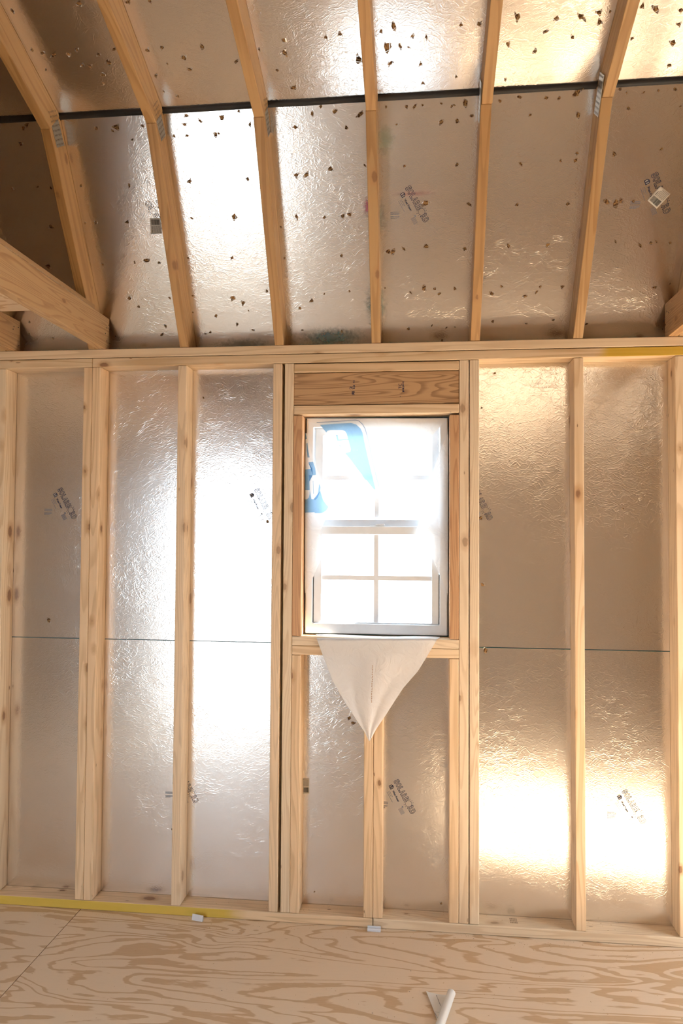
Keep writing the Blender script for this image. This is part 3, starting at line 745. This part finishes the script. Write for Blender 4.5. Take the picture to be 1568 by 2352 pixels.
VE = ((500, 400, 2.904), [(108, 285, 2.2), (95, 558, 1.1), (100, 825, 1.8), (168, 860, 1.2), (330, 780, 1), (205, 910, .5), (235, 1040, 1), (130, 1000, .9), (525, 285, 1.2), (710, 288, 1), (835, 280, 1.4), (878, 268, 1.1), (420, 352, .7), (445, 560, .9), (825, 543, .9), (548, 893, 1.1), (625, 845, 1.1), (710, 800, .7), (880, 780, .7), (565, 1040, .7), (828, 1050, .8),
     (1135, 515, 1.7), (1165, 520, 1.4), (1240, 498, 1), (1390, 482, 1.6), (1385, 195, 1.7), (1375, 762, 1.5), (1285, 790, .8), (1445, 765, .8), (1475, 800, 1.3), (1270, 1032, 1), (1427, 1010, .7), (1523, 1025, .7), (1495, 1110, .8), (1115, 760, .6)])
VF = ((1040, 400, 2.97), [(110, 205, 1.3), (435, 208, 1.2), (782, 203, 1.1), (1050, 190, 1.4), (1110, 195, 1.8), (1145, 185, 1.4), (1230, 185, 1.1), (80, 508, 1.1), (378, 490, 1.4), (645, 485, 1.4), (330, 765, .9), (265, 815, 1.2), (492, 832, 1.1), (568, 805, 1), (595, 768, .9), (745, 768, 1), (12, 780, .9), (12, 1043, .6), (270, 1005, 1), (500, 1020, .7), (683, 995, .8), (910, 1022, .8),
     (1108, 460, 1), (1275, 485, 1.2), (1350, 470, .9), (1385, 460, .8), (1480, 468, 1), (1375, 772, 1), (1480, 748, .5)])
for ((ox, oy, sc_), lst) in (VA, VB, VC, VD, VE, VF):
    for (x, y, k) in lst:
        px, py = ox+x/sc_, oy+y/sc_
        hole(px, py, 0.0078*k*0.9, PL_U if py < 268-0.0561*px-6 else PL_L)
for (px, py, s) in ((112, 1425, .010), (614, 1198, .008), (467, 914, .005), (1108, 1343, .009), (1103, 1190, .010), (1430, 1168, .004), (1106, 937, .006), (1136, 857, .006)): hole(px, py, s, PL_WU)
for (px, py, s) in ((1114, 1494, .013), (802, 1649, .008), (811, 1661, .008), (395, 1905, .004), (722, 2048, .005), (1013, 2075, .006)): hole(px, py, s, PL_WL)

# ------------------------------------------------------------------ printed stamps on the foil
def text_mesh(txt, outline=0.0, offset=0.0, bold=False):
    cu = bpy.data.curves.new('txt', 'FONT'); cu.body = txt; cu.align_x = 'CENTER'; cu.align_y = 'CENTER'; cu.size = 1.0; cu.offset = offset; cu.resolution_u = 3
    if outline: cu.fill_mode = 'NONE'; cu.bevel_depth = outline; cu.bevel_resolution = 0
    o = bpy.data.objects.new('txt', cu); COL.objects.link(o); bpy.context.view_layer.update()
    dg = bpy.context.evaluated_depsgraph_get(); me = bpy.data.meshes.new_from_object(o.evaluated_get(dg))
    bpy.data.objects.remove(o); bpy.data.curves.remove(cu)
    co = np.array([v.co[:] for v in me.vertices]); fs = [tuple(p.vertices) for p in me.polygons]
    bpy.data.meshes.remove(me)
    return co, fs
def put(bm, tm, cx, cy, wdt, hgt, mi=0, rot=0.0, z=0.0):
    co, fs = tm; lo, hi = co.min(0), co.max(0)
    sx, sy = wdt/(hi[0]-lo[0]), hgt/(hi[1]-lo[1]); c_, s_ = math.cos(rot), math.sin(rot)
    vs_ = []
    for p in co:
        x, y = (p[0]-(lo[0]+hi[0])/2)*sx, (p[1]-(lo[1]+hi[1])/2)*sy
        vs_.append(bm.verts.new((cx+x*c_-y*s_, cy+x*s_+y*c_, z+p[2]*0.02)))
    for f in fs:
        try: bm.faces.new([vs_[i] for i in f]).material_index = mi
        except ValueError: pass
def rect(bm, x0, x1, y0, y1, mi=0, z=0.0):
    bm.faces.new([bm.verts.new(p) for p in ((x0, y0, z), (x1, y0, z), (x1, y1, z), (x0, y1, z))]).material_index = mi
def stamp_mesh():
    bm = bmesh.new()
    for ch, u in (('S', 0), ('O', .118), ('L', .238), ('A', .352), ('R', .474), ('B', .592), ('R', .882), ('D', 1.0)):
        put(bm, text_mesh(ch, 0.03, 0.035), u, 0, 0.112 if ch != 'L' else .10, 0.185)
    n = 28                                   # sun in place of the second O
    for i in range(n):
        a, b = 2*math.pi*i/n, 2*math.pi*(i+1)/n
        bm.faces.new([bm.verts.new((.743+r*math.cos(t), r*math.sin(t), 0)) for r, t in ((.089, a), (.098, a), (.098, b), (.089, b))])
    for i in range(12):
        a = 2*math.pi*i/12+.26
        if abs(math.cos(a)) > .9: continue
        d = Vector((math.cos(a), math.sin(a))); s = Vector((-d.y, d.x))*.006; c = Vector((.743, 0))
        bm.faces.new([bm.verts.new((q.x, q.y, 0)) for q in (c+d*.122+s, c+d*.122-s, c+d*.15-s, c+d*.15+s)])
    # house-shaped mark with light bars
    bm.faces.new([bm.verts.new((x, y, 0)) for x, y in ((0.0, -.285), (.125, -.285), (.125, -.19), (.085, -.155), (.04, -.155), (0.0, -.19))])
    for (a, b, c, d) in ((.022, .034, -.262, -.19), (.034, .052, -.262, -.25), (.034, .052, -.232, -.222), (.034, .052, -.204, -.194), (.072, .10, -.205, -.195), (.09, .10, -.262, -.195), (.072, .09, -.235, -.226), (.072, .09, -.262, -.252)):
        rect(bm, a, b, c, d, 2, 0.0015)
    put(bm, text_mesh('West Fraser', 0, 0.03), .372, -.235, .37, .062)
    for (y, x1) in ((-.333, .35), (-.374, .31), (-.418, .48)):
        x = .14
        while x < x1: rect(bm, x, min(x1, x+.034), y-.006, y+.006, 1); x += .042
    for r in range(6):                       # pale certification mark
        for c in range(4): rect(bm, .74+c*.05, .782+c*.05, -.36+r*.022, -.349+r*.022, 1)
    bm.faces.new([bm.verts.new((x, y, 0)) for x, y in ((.70, -.21), (.74, -.185), (.78, -.21), (.74, -.235))]).material_index = 1
    me = bpy.data.meshes.new('printed_stamp'); bm.normal_update(); bm.to_mesh(me); bm.free()
    for mt in (M['ink'], M['inkpale'], M['sticker']): me.materials.append(mt)
    return me
def para_mesh():
    bm = bmesh.new(); r = random.Random(3)
    for k in range(7):
        if k == 3: continue
        x = -.5
        while x < .5-(.35 if k == 6 else r.uniform(0, .12)):
            w_ = r.uniform(.06, .16); rect(bm, x, min(.5, x+w_), .42-k*.135, .42-k*.135+.075); x += w_+.02
    me = bpy.data.meshes.new('printed_paragraph'); bm.normal_update(); bm.to_mesh(me); bm.free(); me.materials.append(M['inkpale']); return me
SM, PM = stamp_mesh(), para_mesh()
def stamp(plane, s, d, para=True):
    o, D_, N_, par = plane
    A, B = hit(*s, N_, o), hit(*d, N_, o)
    X = (B-A); L = X.length; X.normalize(); Z = -N_; Y = Z.cross(X)
    ob = bpy.data.objects.new('printed_stamp', SM); link(ob, par, frame(X*L, Y*L, Z*L, A-N_*0.0006))
    if para:
        up = D_ if X.dot(D_) < 0 else -D_; rt = EX if up is D_ else -EX
        P = A - rt*(0.40*L) - up*(0.72*L)
        ob = bpy.data.objects.new('printed_paragraph', PM); link(ob, par, frame(rt*(0.26*L), up*(0.21*L), Z*L, P-N_*0.0006))
stamp(PL_WU, (138.7, 1125.2), (170.3, 1187.5)); stamp(PL_WU, (590.5, 1126), (623, 1190), False); stamp(PL_WU, (1091.5, 1122), (1124.5, 1190), False)
stamp(PL_WL, (417, 1775), (449.5, 1840)); stamp(PL_WL, (911, 1795.4), (947.5, 1864)); stamp(PL_WL, (1435, 1818.6), (1476.3, 1887))
stamp(PL_L, (938, 432.7), (978, 505)); stamp(PL_L, (1503.5, 402), (1531, 484.8)); stamp(PL_L, (385, 536.4), (339, 466.4), False)

# ------------------------------------------------------------------ barcode stickers
def sticker(plane, q, label, curl=False, flip=False):
    o, D_, N_, par = plane
    P = [hit(x, y, N_, o)-N_*0.0012 for (x, y) in q]
    X = ((P[1]-P[0])+(P[2]-P[3])).normalized(); Z = -N_; Y = Z.cross(X)
    mw = frame(X, Y, Z, sum(P, Vector())/4); inv = mw.inverted(); L = [inv @ p for p in P]
    def pt(u, v): return (L[0]*(1-u)+L[1]*u)*(1-v)+(L[3]*(1-u)+L[2]*u)*v
    bm = bmesh.new(); n = 8
    g = [[bm.verts.new(pt(i/n, j/n)+Vector((0, 0, 0.004*max(0, (i+j)/n-1.55)**1.5*6 if curl else 0))) for j in range(n+1)] for i in range(n+1)]
    for i in range(n):
        for j in range(n): bm.faces.new((g[i][j], g[i+1][j], g[i+1][j+1], g[i][j+1]))
    bmesh.ops.recalc_face_normals(bm, faces=bm.faces)
    bmesh.ops.solidify(bm, geom=list(bm.faces), thickness=0.0003)
    t = empty('barcode_sticker', mw.translation); props(t, label, 'sticker', 'barcode stickers on the foil')
    base = from_bm('label_sheet', bm, M['sticker'], t, mw, smooth=True)
    def patch(nm, rects):
        bm2 = bmesh.new()
        for (u0, u1, v0, v1) in rects:
            bm2.faces.new([bm2.verts.new(pt(u, v)+Vector((0, 0, 0.0006))) for (u, v) in ((u0, v0), (u1, v0), (u1, v1), (u0, v1))])
        bmesh.ops.recalc_face_normals(bm2, faces=bm2.faces)
        from_bm(nm, bm2, M['seal'], t, mw)
    r = random.Random(5); bars = []; v = .12
    while v < .88:
        w_ = r.choice((.012, .02, .035)); bars.append((.08, .42, v, min(.88, v+w_))); v += w_+r.choice((.012, .018))
    patch('barcode', bars)
    tx = []
    for k in range(8):
        u = .5
        vv = .10+k*.1
        while u < .92:
            w_ = r.uniform(.03, .09); tx.append((u, min(.94, u+w_), vv, vv+(.055 if k == 7 else .028))); u += w_+.018
    patch('lettering', tx)
sticker(PL_L, [(1507.5, 479.5), (1539.6, 445.1), (1515, 427), (1486.3, 460.5)], 'pale barcode sticker with a curled corner on the roof foil', True)
sticker(PL_L, [(367.4, 501.2), (372, 536.4), (346.4, 537.2), (344.5, 501.2)], 'greyish barcode sticker on dark roof foil beside the second rafter')
sticker(PL_WL, [(710.2, 1822.6), (710.2, 1788.4), (695.7, 1788.4), (695.3, 1822.8)], 'tan barcode sticker low on the wall foil below the window')

# grade marks on the window header
def header_marks():
    mw = frame(EX, EZ, -EY, (0, 0.0035, 0))
    def mk(txt, px, py, w_, h_):
        p = hit_y(px, py, 0.0035); bm = bmesh.new()
        if txt: put(bm, text_mesh(txt, 0, 0.01), p.x, p.z, w_, h_, 0, math.pi/2)
        else:
            r = random.Random(int(px)); z = p.z-h_/2
            while z < p.z+h_/2: 
                k = r.uniform(.002, .005); rect(bm, p.x-w_/2, p.x+w_/2*r.uniform(.3, 1), z, z+k); z += k+.002
        from_bm('grade_mark', bm, M['ink'], header, mw)
    mk('2', 806, 891, .014, .012); mk(None, 813.5, 889, .009, .016); mk(None, 811, 904, .012, .012); mk(None, 813, 877.5, .006, .008)
    mk('TC', 918.5, 887, .022, .013); mk(None, 926, 888, .008, .044); mk('2', 919, 911, .006, .004)
header_marks()
def plate_mark():
    bm = bmesh.new()
    for i in range(5):
        for j in range(3): rect(bm, 0.36+i*.006, 0.3645+i*.006, .03+j*.014, .04+j*.014)
    from_bm('grade_mark', bm, M['stain'], wall_back, frame(EX, EY, EZ, (0, 0, T+0.0004)))
plate_mark()

# ------------------------------------------------------------------ things on the floor
def clip_folded():
    p = hit_z(440, 2112, 0); q = hit_z(466, 2117, 0)
    X = (q-p); X.z = 0; X.normalize(); Y = EZ.cross(X); O = (p+q)/2 + Vector((0, -0.004, 0))
    prof = [(0.0, 0.0), (0.0045, 0.022), (0.006, 0.023), (0.0085, 0.021), (0.0115, 0.0), (0.0100, 0.0), (0.0072, 0.0195), (0.0058, 0.021), (0.0015, 0.0)]
    bm = bmesh.new(); L = 0.024
    a = [bm.verts.new((-L, y, z)) for y, z in prof]; b = [bm.verts.new((L, y, z)) for y, z in prof]; n = len(prof)
    bm.faces.new(a); bm.faces.new(list(reversed(b)))
    for i in range(n): bm.faces.new((a[i], a[(i+1) % n], b[(i+1) % n], b[i]))
    bmesh.ops.recalc_face_normals(bm, faces=bm.faces)
    o = from_bm('plastic_clip', bm, M['plastic'], None, frame(X, Y, EZ, (O.x, O.y, 0.0004)))
    props(o, 'small folded white plastic clip leaning by the yellow bottom plate', 'plastic clip', 'white plastic clips on the floor')
def clip_ridged():
    p = hit_z(858, 2144, 0)
    prof = [(-0.012, 0), (-0.012, 0.004), (-0.008, 0.0045), (-0.007, 0.0095), (-0.003, 0.0095), (-0.002, 0.0055), (0.003, 0.0055), (0.004, 0.013), (0.009, 0.013), (0.0095, 0.0)]
    bm = bmesh.new(); L = 0.0265
    a = [bm.verts.new((-L, y, z)) for y, z in prof]; b = [bm.verts.new((L, y, z)) for y, z in prof]; n = len(prof)
    bm.faces.new(a); bm.faces.new(list(reversed(b)))
    for i in range(n): bm.faces.new((a[i], a[(i+1) % n], b[(i+1) % n], b[i]))
    bmesh.ops.recalc_face_normals(bm, faces=bm.faces)
    o = from_bm('plastic_clip', bm, M['plastic'], None, Matrix.Translation((p.x, -0.0155, 0.0004)))
    props(o, 'small ridged white plastic clip below the gap in the bottom plate', 'plastic clip', 'white plastic clips on the floor')
clip_folded(); clip_ridged()
def paper():
    A, B = hit_z(1037, 2288, 0), hit_z(1003, 2385, 0)
    TLp = hit_z(978, 2281, 0); ax = (B-A); Ln = ax.length; ax.normalize(); lf = EZ.cross(ax)
    if lf.x > 0: lf = -lf
    r = 0.0155; nu = 26
    f0 = (TLp-A).dot(lf); lead = (TLp-A).dot(ax)
    bm = bmesh.new(); rows = []
    for i in range(nu+1):
        u = i/nu; f = max(0.004, f0*(1-u*1.25)); row = []
        for j in range(9):                       # flat part, lifting slightly at its edge
            s = j/8; k = f*(1-s); top = lead*(k/f0)*(1-u)*1.0
            row.append(A + ax*(Ln*u+top) + lf*k + Vector((0, 0, 0.0008+0.006*(1-s)**3*(1-u))))
        for j in range(1, 19):                   # the roll
            t = math.radians(310)*j/18; rr = r*(1-0.18*j/18)
            cut = -0.016*math.sin(t*0.55)*(1-u)
            row.append(A + ax*(Ln*u-cut*0.6) - lf*(math.sin(t)*rr) + Vector((0, 0, 0.0008+r-math.cos(t)*rr)))
        rows.append([bm.verts.new(p) for p in row])
    for a, b in zip(rows, rows[1:]):
        for j in range(len(a)-1): bm.faces.new((a[j], a[j+1], b[j+1], b[j]))
    bmesh.ops.recalc_face_normals(bm, faces=bm.faces)
    o = empty('paper_scrap', (A+B)/2*1.0); props(o, 'curled scrap of printed paper lying on the plywood floor', 'paper')
    sh = from_bm('sheet', bm, M['paper'], o, smooth=True)
    bm = bmesh.new(); rr_ = random.Random(2)
    def mark(px, py, w_, h_, dirx):
        p = hit_z(px, py, 0.0035); d = dirx.normalized(); s = Vector((-d.y, d.x, 0))
        bm.faces.new([bm.verts.new(q+Vector((0, 0, 0.0006))) for q in (p-d*w_-s*h_, p+d*w_-s*h_, p+d*w_+s*h_, p-d*w_+s*h_)])
    l0, l1 = hit_z(1002, 2287, 0.0035), hit_z(1011, 2309, 0.0035)
    for k in range(11):
        t = k/10; mark(1002+9*t, 2287+22*t, rr_.uniform(.0012, .0026), .0008, l1-l0)
    for k in range(4): mark(1000+k*2.4, 2325+k*0.2, .0016, .0004, EX)
    for k in range(5): mark(999+k*1.6, 2328+k*3, .0025, .0006, l1-l0)
    bmesh.ops.recalc_face_normals(bm, faces=bm.faces)
    props(from_bm('lettering', bm, M['seal'], o), kind='stuff')
paper()
def sawdust():
    bm = bmesh.new(); r = random.Random(11)
    def crumb(x, y, z, s):
        a = r.uniform(0, 6.28); d = Vector((math.cos(a), math.sin(a), 0))*s*r.uniform(1, 2.6); e = Vector((-math.sin(a), math.cos(a), 0))*s*.6
        c = Vector((x, y, z)); v = [bm.verts.new(p) for p in (c-d, c+e, c+d, c-e, c+Vector((0, 0, s*.8)))]
        for i in range(4): bm.faces.new((v[i], v[(i+1) % 4], v[4]))
    for k in range(700):
        x = r.uniform(-1.6, 1.3); crumb(x, -abs(r.gauss(0, .05))-0.003 if k % 2 else -r.uniform(0.0, .75), 0.0003, r.uniform(.0006, .0017))
    for k in range(150):
        crumb(r.uniform(-1.5, 1.1), r.uniform(.02, .085), T+0.0002, r.uniform(.0006, .0018))
    o = from_bm('sawdust', bm, M['dust'], floor); o['label'] = 'scattered pale sawdust crumbs'; o['kind'] = 'stuff'
sawdust()
